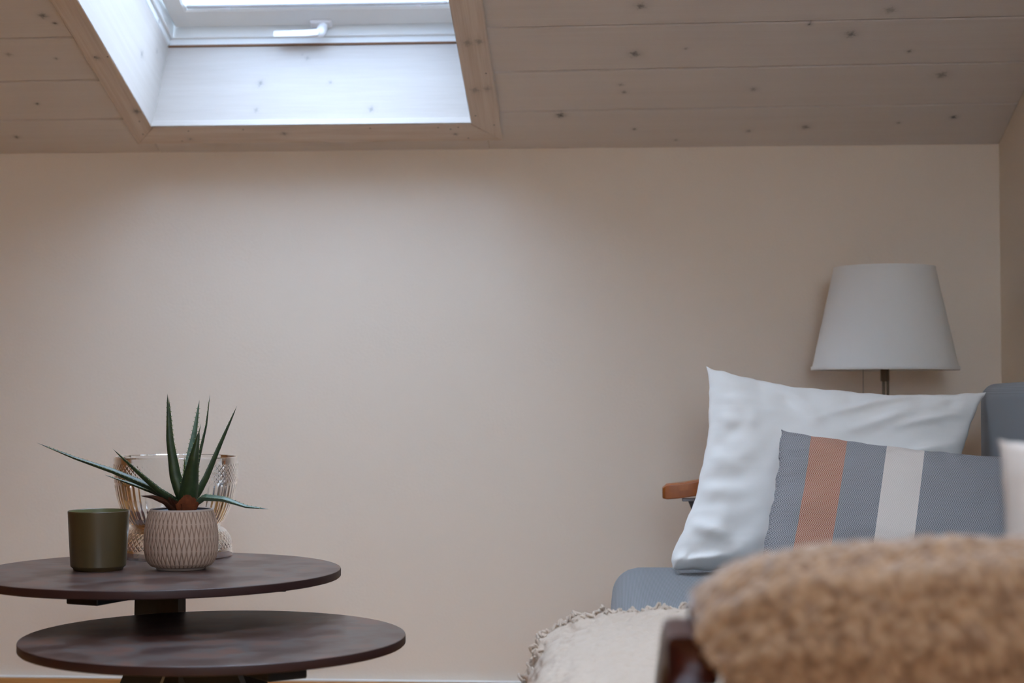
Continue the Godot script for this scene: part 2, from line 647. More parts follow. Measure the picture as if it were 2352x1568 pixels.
	part("edge_strip", es, wood_mat(wood(256, 16, rl, rd, 470, [], 0.6, 10), 0.5), win)
	# fixed frame: a shallow painted rebate that carries on the recess up to the sash
	var E := 0.247
	var fx := MB.new()
	slope_box(fx, fl - 0.06, fr + 0.06, fb - 0.06, fb + 0.002, D + 0.0005, E + 0.03, 0.003)
	slope_box(fx, fl - 0.06, fr + 0.06, ft - 0.002, ft + 0.06, D + 0.0005, E + 0.03, 0.003)
	slope_box(fx, fl - 0.06, fl + 0.003, fb, ft, D + 0.0005, E + 0.03, 0.003)
	slope_box(fx, fr - 0.003, fr + 0.06, fb, ft, D + 0.0005, E + 0.03, 0.003)
	# inner step with a gasket groove
	slope_box(fx, fl, fr, fb, fb + 0.009, D + 0.020, E + 0.03, 0.002)
	slope_box(fx, fl, fl + 0.011, fb, ft, D + 0.020, E + 0.03, 0.002)
	slope_box(fx, fr - 0.011, fr, fb, ft, D + 0.020, E + 0.03, 0.002)
	part("window_frame", fx, M.white_paint, win)
	fx = MB.new()
	slope_box(fx, fl, fr, fb - 0.004, fb + 0.0045, D - 0.002, D + 0.003, 0.0005)  # brown strip set where a dark shadow gap belongs
	part("gap_strip", fx, mat(Color(0.50, 0.37, 0.28), 0.8), win, "thin brown strip painted in for the shadow gap between recess and frame")
	# sash: four rails with a stepped glazing bead
	var sl := fl + 0.015
	var sr := fr - 0.015
	var sb := fb + 0.012
	var stp := ft - 0.012
	var gw := 0.050
	var sh := MB.new()
	slope_box(sh, sl, sr, sb, sb + 0.080, E, E + 0.05, 0.005)
	slope_box(sh, sl, sr, stp - 0.08, stp, E, E + 0.05, 0.005)
	slope_box(sh, sl, sl + gw, sb, stp, E - 0.0005, E + 0.05, 0.005)
	slope_box(sh, sr - gw, sr, sb, stp, E - 0.0005, E + 0.05, 0.005)
	slope_box(sh, sl + gw - 0.004, sr - gw + 0.004, sb + 0.072, sb + 0.090, E + 0.010, E + 0.05, 0.003)
	var sash := part("sash", sh, M.white_paint, win)
	var gl := MB.new()
	slope_box(gl, sl + gw - 0.01, sr - gw + 0.01, sb + 0.08, stp - 0.07, E + 0.030, E + 0.034, 0.0005)
	var gm := mat(Color(0.95, 0.98, 1.0, 0.04), 0.0)
	gm.transparency = BaseMaterial3D.TRANSPARENCY_ALPHA
	part("pane", gl, gm, sash)
	if number > 1:
		return
	# small screw cap on the left side of the fixed frame
	var cap := MB.new()
	var cp := []
	for k in 12:
		cp.append(SP(fl + 0.0036, 0.300 + cos(k * TAU / 12) * 0.006, D + 0.010 + sin(k * TAU / 12) * 0.006))
	cap.face(cp, SP(fl - 0.05, 0.300, D + 0.010))
	part("screw_cap", cap, mat(Color(0.78, 0.78, 0.77), 0.5), win)
	# handle: plate on the sash rail, round neck, flat lever to the left
	var h := MB.new()
	slope_box(h, -0.773, -0.719, 0.206, 0.236, E - 0.009, E + 0.002, 0.003)
	var handle := part("handle_plate", h, M.white_plastic, win)
	h = MB.new()
	var neck := []
	var nr := []
	for k in 9:
		var t := k / 8.0
		neck.append(SP(-0.740 - 0.012 * t * t, 0.222 + 0.018 * t, E - 0.006 - 0.036 * sin(t * PI / 2)))
		nr.append(0.0105 + 0.0025 * sin(t * PI))
	h.tube(neck, nr, 16)
	part("handle_neck", h, M.white_plastic, handle)
	h = MB.new()
	var f := func(a, b):
		var t: float = b
		var wv := lerpf(0.0098, 0.0085, t)
		var th := lerpf(0.0075, 0.0036, smoothstep(0.0, 0.30, t))
		var ca := cos(a * TAU)
		var sa := sin(a * TAU)
		var e := 0.5
		var px := signf(ca) * pow(absf(ca), e) * wv
		var pd := signf(sa) * pow(absf(sa), e) * th
		var endf := 1.0 if t > 0.01 and t < 0.99 else 0.0
		return SP(-0.744 - t * 0.118, 0.2415 - 0.004 * t + pd * endf, E - 0.042 + px * endf)
	h.grid(20, 60, f, true, true)
	part("handle_lever", h, M.white_plastic, handle)

	# venetian blind hanging inside the sash, slats turned open
	var blind := thing("window_blind", "white slatted blind lowered in front of the roof window pane", "blind", SP(-0.745, sb + 0.09, E + 0.012))
	var bm := mat(Color(0.90, 0.92, 0.95), 0.4)
	var bx0 := sl + gw + 0.003
	var bx1 := sr - gw - 0.003
	h = MB.new()
	slope_box(h, bx0, bx1, sb + 0.091, sb + 0.104, E + 0.001, E + 0.014, 0.003)
	part("bottom_rail", h, bm, blind)
	for k in 2:
		h = MB.new()
		var x := [-0.968, -0.493][k] as float
		slope_box(h, x - 0.006, x + 0.006, sb + 0.083, sb + 0.092, E - 0.003, E + 0.003, 0.002)
		part("cord_clip", h, M.white_plastic, blind)
	var n_sl := 38
	var pitch := (stp - 0.09 - sb - 0.122) / n_sl
	for k in n_sl:
		h = MB.new()
		var sc := sb + 0.122 + k * pitch
		var g := func(a, b):
			var y: float = (b - 0.5) * 0.024
			return SP(lerpf(bx0, bx1, a), sc + y * 0.38 + 0.0012 * (1 - 4 * (b - 0.5) * (b - 0.5)), E + 0.014 + y * 0.92)
		h.grid(1, 4, g)
		part("slat", h, bm, blind)

# added window behind the camera: unseen, put there so its daylight fills the room
func build_added_window() -> void:
	var win := Node3D.new()
	win.name = "window_3"
	add_child(win)
	win.position = Vector3((FRONT_X0 + FRONT_X1) / 2, FRONT_Y0, NEAR_Z + 0.1)
	win.set_meta("kind", "structure")
	win.set_meta("label", "added white window behind the camera, unseen, for fill daylight")
	var z := NEAR_Z + 0.12
	var w := 0.06
	for q in [[FRONT_X0, FRONT_X1, FRONT_Y0, FRONT_Y0 + w], [FRONT_X0, FRONT_X1, FRONT_Y1 - w, FRONT_Y1], [FRONT_X0, FRONT_X0 + w, FRONT_Y0 + w, FRONT_Y1 - w], [FRONT_X1 - w, FRONT_X1, FRONT_Y0 + w, FRONT_Y1 - w]]:
		var mb := MB.new()
		mb.box(Vector3((q[0] + q[1]) / 2, (q[2] + q[3]) / 2, z), Vector3(q[1] - q[0], q[3] - q[2], 0.06), 0.004)
		part("frame_rail", mb, M.white_paint, win)
	var g := MB.new()
	g.box(Vector3((FRONT_X0 + FRONT_X1) / 2, (FRONT_Y0 + FRONT_Y1) / 2, z), Vector3(FRONT_X1 - FRONT_X0 - 2 * w + 0.01, FRONT_Y1 - FRONT_Y0 - 2 * w + 0.01, 0.006), 0.0005)
	var gm := mat(Color(0.95, 0.98, 1.0, 0.04), 0.0)
	gm.transparency = BaseMaterial3D.TRANSPARENCY_ALPHA
	part("pane", g, gm, win)

# ---------------------------------------------------------------- tables
func table(label: String, c: Vector3, r: float, arm_dirs: Array, leg_dirs: Array, sd: int, ped := Vector3.ZERO) -> void:
	var t := thing("round_coffee_table", label, "table", Vector3(c.x, 0, c.z), "two round coffee tables standing overlapped")
	var topm := mat(Color.WHITE, 0.36)
	topm.albedo_texture = noise_tex(512, noise(0.012, sd, 5), false, 1.0, ramp([Color(0.25, 0.155, 0.13), Color(0.33, 0.24, 0.21), Color(0.34, 0.305, 0.295), Color(0.41, 0.29, 0.245)], [0.25, 0.45, 0.58, 0.78]))
	topm.uv1_triplanar = true
	topm.uv1_scale = Vector3(1.3, 1.3, 1.3)
	var edgem := mat(Color(0.19, 0.09, 0.075), 0.5)
	var th := 0.0155
	var mb := MB.new()
	var pr := [Vector2(0, th), Vector2(r - 0.0025, th), Vector2(r - 0.0007, th - 0.0008)]
	mb.lathe(c - Vector3(0, th, 0), pr, 128)
	var top := part("tabletop", mb, topm, t)
	mb = MB.new()
	mb.lathe(c - Vector3(0, th, 0), [Vector2(r - 0.0007, th - 0.0008), Vector2(r, th - 0.0025), Vector2(r, 0.002), Vector2(r - 0.002, 0), Vector2(0, 0)], 128)
	part("edge_band", mb, edgem, top, "reddish brown edge of the tabletop")
	var under := c.y - th
	for d in arm_dirs:
		mb = MB.new()
		var b := Basis(Vector3.UP, d[0])
		var dirv := b * Vector3(0, 0, 1)
		mb.box(Vector3(c.x, under - 0.0125, c.z) + dirv * d[1] * 0.5, Vector3(0.068, 0.0245, d[1]), 0.002, b)
		part("mounting_arm", mb, M.black_metal, t)
	c += ped
	for d in leg_dirs:
		mb = MB.new()
		var out := Vector3(cos(d[0]), 0, sin(d[0]))
		var side := Vector3(-out.z, 0, out.x)
		var y1 := under - 0.014
		var inner_t: Vector3 = Vector3(c.x, y1, c.z) + out * d[1]
		var outer_t: Vector3 = Vector3(c.x, y1, c.z) + out * d[2]
		var inner_b: Vector3 = Vector3(c.x, 0.0, c.z) + out * (d[1] + d[3])
		var outer_b: Vector3 = Vector3(c.x, 0.0, c.z) + out * (d[2] + d[3])
		var mid := (inner_t + outer_b) / 2
		var q := [inner_t, outer_t, outer_b, inner_b]
		var A := []
		var B := []
		for p in q:
			A.append(p + side * 0.012)
			B.append(p - side * 0.012)
		mb.face(A, mid)
		mb.face(B, mid)
		for i in 4:
			mb.face([A[i], A[(i + 1) % 4], B[(i + 1) % 4], B[i]], mid)
		part("leg", mb, M.black_metal, t)
	if c.y > 0.45:
		mb = MB.new()
		mb.lathe(Vector3(c.x, 0, c.z), [Vector2(0, 0), Vector2(0.2, 0), Vector2(0.2, 0.008), Vector2(0, 0.008)], 64, true)
		part("base_plate", mb, M.black_metal, t)
	mb = MB.new()
	mb.box(Vector3(c.x, under - 0.0075, c.z), Vector3(0.15, 0.013, 0.15), 0.002)
	part("mounting_plate", mb, M.black_metal, t)

func build_tables() -> void:
	table("dark brown round coffee table holding the plant, cup and glass vase", Vector3(-0.854, 0.475, -3.023), 0.335, [[-0.36, 0.222], [-0.36 + TAU / 3, 0.235], [-0.36 - TAU / 3, 0.235]], [[3.1, -0.01, 0.045, 0.004], [0.35, -0.01, 0.050, 0.004], [5.0, -0.01, 0.047, 0.004]], 11, Vector3(-0.02, 0, -0.075))
	table("empty dark brown round coffee table, the lower one in front", Vector3(-0.681, 0.395, -2.749), 0.32, [[0.70, 0.255], [0.70 + TAU / 3, 0.24], [0.70 - TAU / 3, 0.24]], [[3.14, 0.07, 0.138, 0.15], [0.1, -0.068, 0.03, 0.15], [5.3, 0.0, 0.085, 0.15]], 23)

# ---------------------------------------------------------------- sofa
func rounded_block(mb: MB, lo: Vector3, hi: Vector3, r: float, n: int, puff := 0.0) -> void:
	# superellipsoid-like cushion: six gridded faces pushed onto a rounded box
	var c := (lo + hi) / 2
	var h := (hi - lo) / 2
	for axis in 3:
		for sg in [-1.0, 1.0]:
			var a1 := (axis + 1) % 3
			var a2 := (axis + 2) % 3
			var f := func(a, b):
				var p := Vector3.ZERO
				p[axis] = sg * h[axis]
				# denser near the edges
				var ea := sin((a - 0.5) * PI)
				var eb := sin((b - 0.5) * PI)
				p[a1] = ea * h[a1]
				p[a2] = eb * h[a2]
				var q := Vector3(clampf(p.x, -h.x + r, h.x - r), clampf(p.y, -h.y + r, h.y - r), clampf(p.z, -h.z + r, h.z - r))
				var d := (p - q)
				var o := q + d.normalized() * r
				o[axis] += sg * puff * (1 - ea * ea) * (1 - eb * eb)
				return c + o
			mb.grid(n, n, f, false, sg < 0)

func fabric(c: Color, thread: Color, scale: float, sd: int) -> StandardMaterial3D:
	# ribbed weave: fine ribs in one direction, slubs across
	var w := 64
	var im := Image.create(w, w, false, Image.FORMAT_RGB8)
	var hm := Image.create(w, w, false, Image.FORMAT_RGB8)
	var rng := RandomNumberGenerator.new()
	rng.seed = sd
	for y in w:
		for x in w:
			var rib := 0.5 + 0.5 * cos(x * TAU / 8.0)
			var wv := 0.5 + 0.5 * cos(y * TAU / 4.0 + (PI if (x / 8) % 2 else 0.0))
			var t := clampf(rib * 0.65 + wv * 0.25 + rng.randf() * 0.15, 0, 1)
			im.set_pixel(x, y, thread.lerp(c, t))
			hm.set_pixel(x, y, Color(t, t, t))
	hm.bump_map_to_normal_map(2.0)
	var m := mat(Color.WHITE, 0.95)
	m.albedo_texture = ImageTexture.create_from_image(im)
	m.normal_enabled = true
	m.normal_texture = ImageTexture.create_from_image(hm)
	m.normal_scale = 0.6
	m.uv1_triplanar = true
	m.uv1_scale = Vector3.ONE * scale
	m.rim_enabled = true
	m.rim = 0.25
	return m

func build_sofa() -> void:
	var grey := fabric(Color(0.565, 0.57, 0.58), Color(0.42, 0.425, 0.43), 45.0, 3)
	var armw := wood_mat(wood(256, 128, Color(0.68, 0.38, 0.14), Color(0.57, 0.29, 0.09), 77, [], 1.0, 12), 0.35)
	var z0 := -3.64
	var z1 := -2.1
	var t := thing("sofa", "grey ribbed sofa with wooden arm standing along the right wall", "sofa", Vector3(0.46, 0, (z0 + z1) / 2))
	var mb := MB.new()
	rounded_block(mb, Vector3(-0.018, 0.265, z0 + 0.015), Vector3(0.80, 0.428, z1), 0.058, 24, 0.004)
	part("seat_cushion", mb, grey, t)
	mb = MB.new()
	rounded_block(mb, Vector3(0.765, 0.30, z0 + 0.04), Vector3(0.93, 0.822, z1), 0.034, 22, 0.006)
	part("backrest", mb, grey, t)
	mb = MB.new()
	mb.box(Vector3(0.45, 0.225, (z0 + z1) / 2), Vector3(0.86, 0.07, z1 - z0 - 0.08), 0.006)
	part("base_frame", mb, M.black_metal, t)
	for x in [0.06, 0.86]:
		for z in [z0 + 0.12, z1 - 0.12]:
			mb = MB.new()
			mb.tube([Vector3(x, 0.0, z), Vector3(x, 0.195, z)], [0.014, 0.02], 12)
			part("leg", mb, M.black_metal, t)
	# far arm: a wooden rest on a steel bracket
	mb = MB.new()
	var n := 14
	var prof := []
	for k in n + 1:
		var q := float(k) / n
		prof.append(q)
	var f := func(a, b):
		# cross-section: flat board, rounded front end
		var x := lerpf(0.092, 0.74, b)
		var rise: float = 0.022 * smoothstep(0.0, 0.3, b) + 0.01 * b
		var hh := 0.0165
		var ww := 0.027
		var ca := cos(a * TAU)
		var sa := sin(a * TAU)
		var py := signf(sa) * pow(absf(sa), 0.14) * hh
		var pz := signf(ca) * pow(absf(ca), 0.14) * ww
		if b < 0.001:
			py *= 0.86
			pz *= 0.9
		if b < 0.015 and py > 0:
			py -= 0.006 * (1.0 - b / 0.015)
		return Vector3(x, 0.586 + rise + py, -3.655 + pz)
	var first := mb.grid(32, 70, f, true, true)
	var cv := mb.vert(Vector3(0.092, 0.585, -3.655))
	for i in 32:
		mb.tri(cv, first + i + 1, first + i)
	var arm := part("armrest", mb, armw, t, "orange-brown wooden armrest with rounded end")
	mb = MB.new()
	mb.box(Vector3(0.18, 0.568, -3.655), Vector3(0.09, 0.006, 0.03), 0.001)
	part("bracket_plate", mb, mat(Color(0.5, 0.5, 0.52), 0.4, 0.8), arm)
	mb = MB.new()
	mb.tube([Vector3(0.156, 0.568, -3.655), Vector3(0.20, 0.45, -3.655), Vector3(0.24, 0.21, -3.655)], [0.009, 0.009, 0.009], 10)
	part("bracket_post", mb, mat(Color(0.33, 0.34, 0.36), 0.4, 0.7), arm)

# ---------------------------------------------------------------- cushions
# bl, br, tl, tr: corners; returns a function of (u, v, side)
func cushion_shape(bl: Vector3, br: Vector3, tl: Vector3, tr: Vector3, thick: float, inset: Vector2, sd: int, wrinkle: float, folds := [], blunt := 0.0, power := 0.42) -> Callable:
	var n1 := noise(2.2, sd, 2)
	var n2 := noise(0.9, sd + 5, 2)
	var n3 := noise(5.0, sd + 9, 2)
	var nrm := (br - bl).cross(tl - bl).normalized()
	return func(u, v, side):
		var a: float = 2.0 * u - 1.0
		var b: float = 2.0 * v - 1.0
		var a2: float = a * (1.0 - inset.x * pow(maxf(0.0, 1.0 - b * b), 0.8) * absf(a))
		# only the upper seam sags; the lower one lies on the seat
		var b2: float = b * (1.0 - (inset.y if b > 0.0 else 0.02) * pow(maxf(0.0, 1.0 - a * a), 0.8) * absf(b))
		# a lower corner that is squashed blunt
		var cn: float = maxf(0.0, -a - b - 1.80) / 0.20
		a2 *= 1.0 - blunt * cn * cn
		b2 *= 1.0 - blunt * 0.4 * cn * cn
		# the seams run a little uneven
		var seam: float = maxf(absf(a), absf(b))
		a2 += 0.012 * n3.get_noise_2d(b * 0.9, 3.0 * signf(a)) * pow(absf(a), 6)
		b2 += 0.018 * n3.get_noise_2d(a * 0.9, 9.0 * signf(b)) * pow(absf(b), 6)
		var uu := 0.5 + a2 * 0.5
		var vv := 0.5 + b2 * 0.5
		var p := bl.lerp(br, uu).lerp(tl.lerp(tr, uu), vv)
		var prof: float = pow(maxf(0.0, (1.0 - a * a) * (1.0 - b * b)), power)
		prof *= 1.0 - 0.14 * b
		var e: float = smoothstep(0.2, 0.9, seam) * (1.0 - pow(seam, 8))
		# soft dents, and gathers that run in from the seams and die away
		var wr: float = n1.get_noise_3d(a, b, side * 7.0) * (0.3 + e) + n2.get_noise_3d(a, b, side * 3.0)
		var puck: float = sin(a * 17.0 + 5.0 * n2.get_noise_1d(a * 2.0) + b * 3.0) * exp(-(1.0 - absf(b)) * 5.0) * (1.0 - pow(absf(b), 10)) * (0.5 + n1.get_noise_1d(a * 3.0)) + sin(b * 13.0 + 5.0 * n2.get_noise_1d(b * 2.0 + 40) - a * 4.0) * exp(-(1.0 - absf(a)) * 5.0) * (1.0 - pow(absf(a), 10)) * (0.5 + n1.get_noise_1d(b * 3.0 + 20.0))
		var h: float = thick * prof + wrinkle * (wr + 0.7 * puck) * minf(1.0, prof * 2.5)
		for q in folds:
			# ridge along a line: [a0, b0, a1, b1, width, height]
			var d0 := Vector2(q[2] - q[0], q[3] - q[1])
			var w0 := Vector2(a - q[0], b - q[1])
			var t: float = clampf(w0.dot(d0) / d0.length_squared(), 0.0, 1.0)
			var off: float = (w0 - d0 * t).length()
			h += q[5] * exp(-off * off / (q[4] * q[4])) * sin(PI * clampf(t, 0.04, 0.96)) * minf(1.0, prof * 3.0)
		return p + nrm * side * maxf(h, 0.0015)

func cushion(mb: MB, shape: Callable, nu: int, nv: int, surf = null, uvf = null) -> void:
	# finer rows towards the seams
	var e := func(t): return 0.5 - 0.5 * cos(t * PI) if true else t
	var mixf := func(t): return lerpf(t, e.call(t), 0.7)
	mb.grid(nu, nv, func(a, b): return shape.call(mixf.call(a), mixf.call(b), 1.0), false, true, surf, null, uvf)
	mb.grid(nu, nv, func(a, b): return shape.call(mixf.call(a), mixf.call(b), -1.0), false, false, surf, null, uvf)

func build_pillows() -> void:
	# large white pillow leaning on the far arm
	var cotton := mat(Color(0.93, 0.915, 0.89), 0.9)
	cotton.rim_enabled = true
	cotton.rim = 0.2
	bumped(cotton, noise(0.12, 71, 2), 14.0, 0.12, false)
	var bl := Vector3(0.083, 0.437, -3.42)
	var br := Vector3(0.70, 0.437, -3.40)
	var tl := Vector3(0.182, 0.862, -3.55)
	var tr := Vector3(0.772, 0.806, -3.54)
	var shape := cushion_shape(bl, br, tl, tr, 0.075, Vector2(0.13, 0.16), 41, 0.010, [[-0.1, 0.55, 0.45, 0.95, 0.05, 0.012], [0.05, 0.35, 0.55, 0.75, 0.06, 0.010], [0.35, 0.45, 0.85, 0.70, 0.05, 0.012], [0.45, 0.15, 0.95, 0.35, 0.06, 0.012], [-0.45, 0.95, -0.15, 0.55, 0.05, 0.009],
		[-0.98, -0.55, -0.62, -0.75, 0.05, 0.016], [-0.95, -0.98, -0.55, -0.88, 0.05, 0.018], [-0.99, 0.1, -0.75, 0.0, 0.06, 0.004], [-0.98, 0.45, -0.7, 0.42, 0.06, 0.004], [-0.98, -0.25, -0.7, -0.3, 0.06, 0.004], [-0.99, -0.93, -0.86, -0.93, 0.06, 0.02]], 0.07)
	var t := thing("white_pillow", "large plain white cotton pillow leaning behind the striped cushion", "pillow", Vector3(0.40, 0.43, -3.42))
	var mb := MB.new()
	cushion(mb, shape, 110, 90)
	part("pillow_cover", mb, cotton, t)

	# striped lumbar cushion
	var gbl := Vector3(0.252, 0.440, -3.16)
	var gbr := Vector3(0.815, 0.437, -3.10)
	var gtl := Vector3(0.317, 0.729, -3.30)
	var gtr := Vector3(0.872, 0.668, -3.26)
	var gshape := cushion_shape(gbl, gbr, gtl, gtr, 0.062, Vector2(0.03, 0.09), 53, 0.005, [[0.0, 0.98, 0.08, 0.6, 0.03, 0.006], [-0.2, 0.98, -0.28, 0.75, 0.03, 0.006], [0.15, 0.95, 0.3, 0.7, 0.03, 0.006]])
	var t2 := thing("striped_cushion", "grey herringbone cushion with one rust and cream woven stripes", "cushion", Vector3(0.56, 0.43, -3.15))
	var mats := [herring(Color(0.39, 0.385, 0.39), Color(0.74, 0.73, 0.73), 1), herring(Color(0.58, 0.265, 0.13), Color(0.87, 0.74, 0.66), 2), herring(Color(0.85, 0.79, 0.735), Color(0.94, 0.885, 0.84), 3)]
	mb = MB.new()
	var nu := 140
	var mixf := func(x): return lerpf(x, 0.5 - 0.5 * cos(x * PI), 0.7)
	var surf := func(i, _j):
		var u: float = mixf.call((i + 0.5) / nu)
		if u > 0.105 and u < 0.235:
			return 1
		if u > 0.372 and u < 0.500:
			return 2
		if u > 0.805 and u < 0.93:
			return 2
		return 0
	cushion(mb, gshape, nu, 80, surf, func(a, b): return Vector2(mixf.call(a) * 0.60, mixf.call(b) * 0.33) / 0.0225)
	part("cushion_cover", mb, mats, t2)

# one repeat of a herringbone weave: bands of slanted strokes, the slant turning from band to band
func herring(ground: Color, stroke: Color, sd: int) -> StandardMaterial3D:
	var n := 192
	var im := Image.create(n, n, false, Image.FORMAT_RGB8)
	var hm := Image.create(n, n, false, Image.FORMAT_RGB8)
	var rng := RandomNumberGenerator.new()
	rng.seed = sd
	for y in n:
		for x in n:
			var band := n / 4.0
			var k := fposmod(y, band * 2.0)
			var z := k if k < band else band * 2.0 - k
			var ph := fposmod(float(x) - z * 1.6, n / 5.0) / (n / 5.0)
			var d := absf(ph - 0.5) * 2.0
			var s := smoothstep(0.42, 0.62, d)
			var c := ground.lerp(stroke, s)
			c = c.lerp(Color(c.r * 0.88, c.g * 0.88, c.b * 0.88), rng.randf() * 0.6)
			im.set_pixel(x, y, c)
			hm.set_pixel(x, y, Color(s, s, s))
	hm.bump_map_to_normal_map(3.0)
	var m := mat(Color.WHITE, 0.95)
	m.albedo_texture = ImageTexture.create_from_image(im)
	m.normal_enabled = true
	m.normal_texture = ImageTexture.create_from_image(hm)
	m.normal_scale = 0.5
	return m

# ---------------------------------------------------------------- cream throw on the sofa
func build_throw() -> void:
	var m := mat(Color(0.785, 0.71, 0.635), 1.0)
	bumped(m, noise(0.10, 91, 3), 12.0, 0.6, false)
	m.rim_enabled = true
	m.rim = 0.3
	var t := thing("knitted_throw", "cream bouclé throw with ruffled edge hanging over the sofa seat", "blanket", Vector3(0.05, 0.43, -2.45))
	var n1 := noise(9.0, 61, 3)
	var n2 := noise(38.0, 62, 3)
	var n3 := noise(3.0, 63, 2)
	# path across the seat: from the middle of the seat to the front, over the edge and down
	var path := [Vector2(0.42, 0.434), Vector2(0.25, 0.436), Vector2(0.10, 0.437), Vector2(0.0, 0.435), Vector2(-0.055, 0.425), Vector2(-0.098, 0.405), Vector2(-0.122, 0.36), Vector2(-0.135, 0.30), Vector2(-0.14, 0.22), Vector2(-0.138, 0.12)]
	var cu := Curve2D.new()
	for i in path.size():
		var tan_ := (path[mini(i + 1, path.size() - 1)] - path[maxi(i - 1, 0)]) as Vector2
		cu.add_point(path[i], -tan_ / 6.0, tan_ / 6.0)
	var L := cu.get_baked_length()
	var surface := func(a, b, lift):
		var q := cu.sample_baked(a * L)
		var q2 := cu.sample_baked(minf(a * L + 0.004, L))
		var tg := (q2 - q).normalized()
		var nn := Vector2(tg.y, -tg.x)
		if nn.y < 0 and a < 0.5:
			nn = -nn
		if a >= 0.5 and nn.x > 0:
			nn = -nn
		var z := lerpf(-2.67, -2.0, b)
		z += 0.035 * n3.get_noise_1d(a * 3.0) * (1.0 - b) + 0.03 * maxf(0.0, a - 0.5)
		var wrap := n1.get_noise_3d(a * L * 0.45, z * 0.45, 0.0) * 0.013 + n2.get_noise_3d(a * L * 1.2, z * 2.0, 0.0) * 0.0065
		wrap += 0.008 * sin(z * 55.0 + a * 5.0) * exp(-b * 5.0)
		var edge := exp(-b * 26.0)
		wrap += edge * (0.010 + 0.012 * n2.get_noise_2d(a * L * 0.7, 5.0))
		var d: Vector2 = nn * (wrap + lift)
		return Vector3(q.x + d.x, q.y + d.y, z)
	var mb := MB.new()
	mb.grid(280, 240, func(a, b): return surface.call(a, b, 0.012), false, false)
	mb.grid(80, 80, func(a, b): return surface.call(a, b, 0.002), false, true)
	mb.grid(150, 1, func(a, b): return surface.call(a, 0.0, 0.002 + b * 0.010), false, false)
	part("blanket_cloth", mb, m, t)
	# loops of yarn standing off the edge and the folds
	var rng := RandomNumberGenerator.new()
	rng.seed = 9
	mb = MB.new()
	for k in 420:
		var on_edge := k < 420
		var a := rng.randf()
		var b := absf(rng.randfn(0.0, 0.012)) if on_edge else rng.randf_range(0.0, 0.75)
		var p: Vector3 = surface.call(a, b, 0.012)
		var out := Vector3(rng.randf_range(-1, 0.4), rng.randf_range(0.2, 1.0), rng.randf_range(-1, 0.5)).normalized()
		var side := out.cross(Vector3(rng.randf() - 0.5, rng.randf() - 0.5, rng.randf() - 0.5)).normalized()
		var hgt := rng.randf_range(0.004, 0.013) if on_edge else rng.randf_range(0.002, 0.006)
		var wd := rng.randf_range(0.005, 0.012)
		var pts := []
		var rad := []
		for i in 6:
			var s := i / 5.0
			pts.append(p + side * (s - 0.5) * wd + out * sin(s * PI) * hgt - out * 0.002)
			rad.append(0.0024)
		mb.tube(pts, rad, 5, false)
	var fr := part("yarn_loops", mb, m, t)
	fr.set_meta("kind", "stuff")

# ---------------------------------------------------------------- lamp
func build_lamp() -> void:
	var c := Vector3(0.624, 0, -3.95)
	var t := thing("floor_lamp", "unlit floor lamp with tapered white fabric shade behind the pillows", "lamp", c)
	var linen := mat(Color(0.90, 0.89, 0.87), 0.9)
	linen.backlight_enabled = true
	linen.backlight = Color(0.25, 0.24, 0.22)
	var weave := noise(0.4, 15, 2)
	bumped(linen, weave, 9.0, 0.10, false)
	var y0 := 0.856
	var y1 := 1.100
	var r0 := 0.172
	var r1 := 0.1185
	var mb := MB.new()
	mb.lathe(c, [Vector2(r0 - 0.002, y0), Vector2(r0 + 0.0006, y0 + 0.0005), Vector2(r0 + 0.0006, y0 + 0.009), Vector2(r0 - 0.003, y0 + 0.010), Vector2((r0 + r1) / 2 - 0.001, (y0 + y1) / 2), Vector2(r1 + 0.0005, y1 - 0.006), Vector2(r1, y1), Vector2(r1 - 0.002, y1), Vector2(r0 - 0.004, y0 + 0.001), Vector2(r0 - 0.002, y0)], 96, true)
	var shade := part("lamp_shade", mb, linen, t)
	var bronze := mat(Color(0.40, 0.35, 0.29), 0.38, 0.75)
	# wire spider that carries the shade
	mb = MB.new()
	for k in 3:
		var d := Vector3(cos(k * TAU / 3 + 0.4), 0, sin(k * TAU / 3 + 0.4))
		mb.tube([c + Vector3(0, y1 - 0.035, 0) + d * 0.016, c + Vector3(0, y1 - 0.012, 0) + d * (r1 - 0.003)], [0.0015, 0.0015], 6)
	part("shade_spider", mb, bronze, shade)
	mb = MB.new()
	mb.lathe(c, [Vector2(0, y0 - 0.026), Vector2(0.0095, y0 - 0.026), Vector2(0.0105, y0 - 0.022), Vector2(0.0105, y0 + 0.05), Vector2(0.017, y0 + 0.055), Vector2(0.017, y0 + 0.10), Vector2(0, y0 + 0.10)], 24, true)
	part("collar", mb, bronze, t)
	mb = MB.new()
	mb.lathe(c + Vector3(0, y0 + 0.10, 0), [Vector2(0.012, 0), Vector2(0.013, 0.02), Vector2(0.028, 0.05), Vector2(0.03, 0.07), Vector2(0.02, 0.093), Vector2(0, 0.1)], 20, true)
	part("bulb", mb, mat(Color(0.92, 0.92, 0.90), 0.2), t)
	for k in 3:
		mb = MB.new()
		var d := Vector3(cos(k * TAU / 3 + 0.1), 0, sin(k * TAU / 3 + 0.1)) * 0.0065
		mb.tube([c + d + Vector3(0, 0.02, 0), c + d + Vector3(0, y0 - 0.02, 0)], [0.0033, 0.0033], 10)
		part("stem_rod", mb, bronze, t)
	mb = MB.new()
	mb.lathe(c, [Vector2(0, 0.0), Vector2(0.13, 0.0), Vector2(0.132, 0.006), Vector2(0.125, 0.015), Vector2(0.02, 0.024), Vector2(0, 0.024)], 48, true)
	part("base", mb, bronze, t)
	mb = MB.new()
	mb.tube([c + Vector3(-0.051, y0 + 0.06, 0.0), c + Vector3(-0.051, y0 - 0.13, 0.0)], [0.0008, 0.0008], 5)
	part("pull_cord", mb, mat(Color(0.45, 0.40, 0.35), 0.6), t)

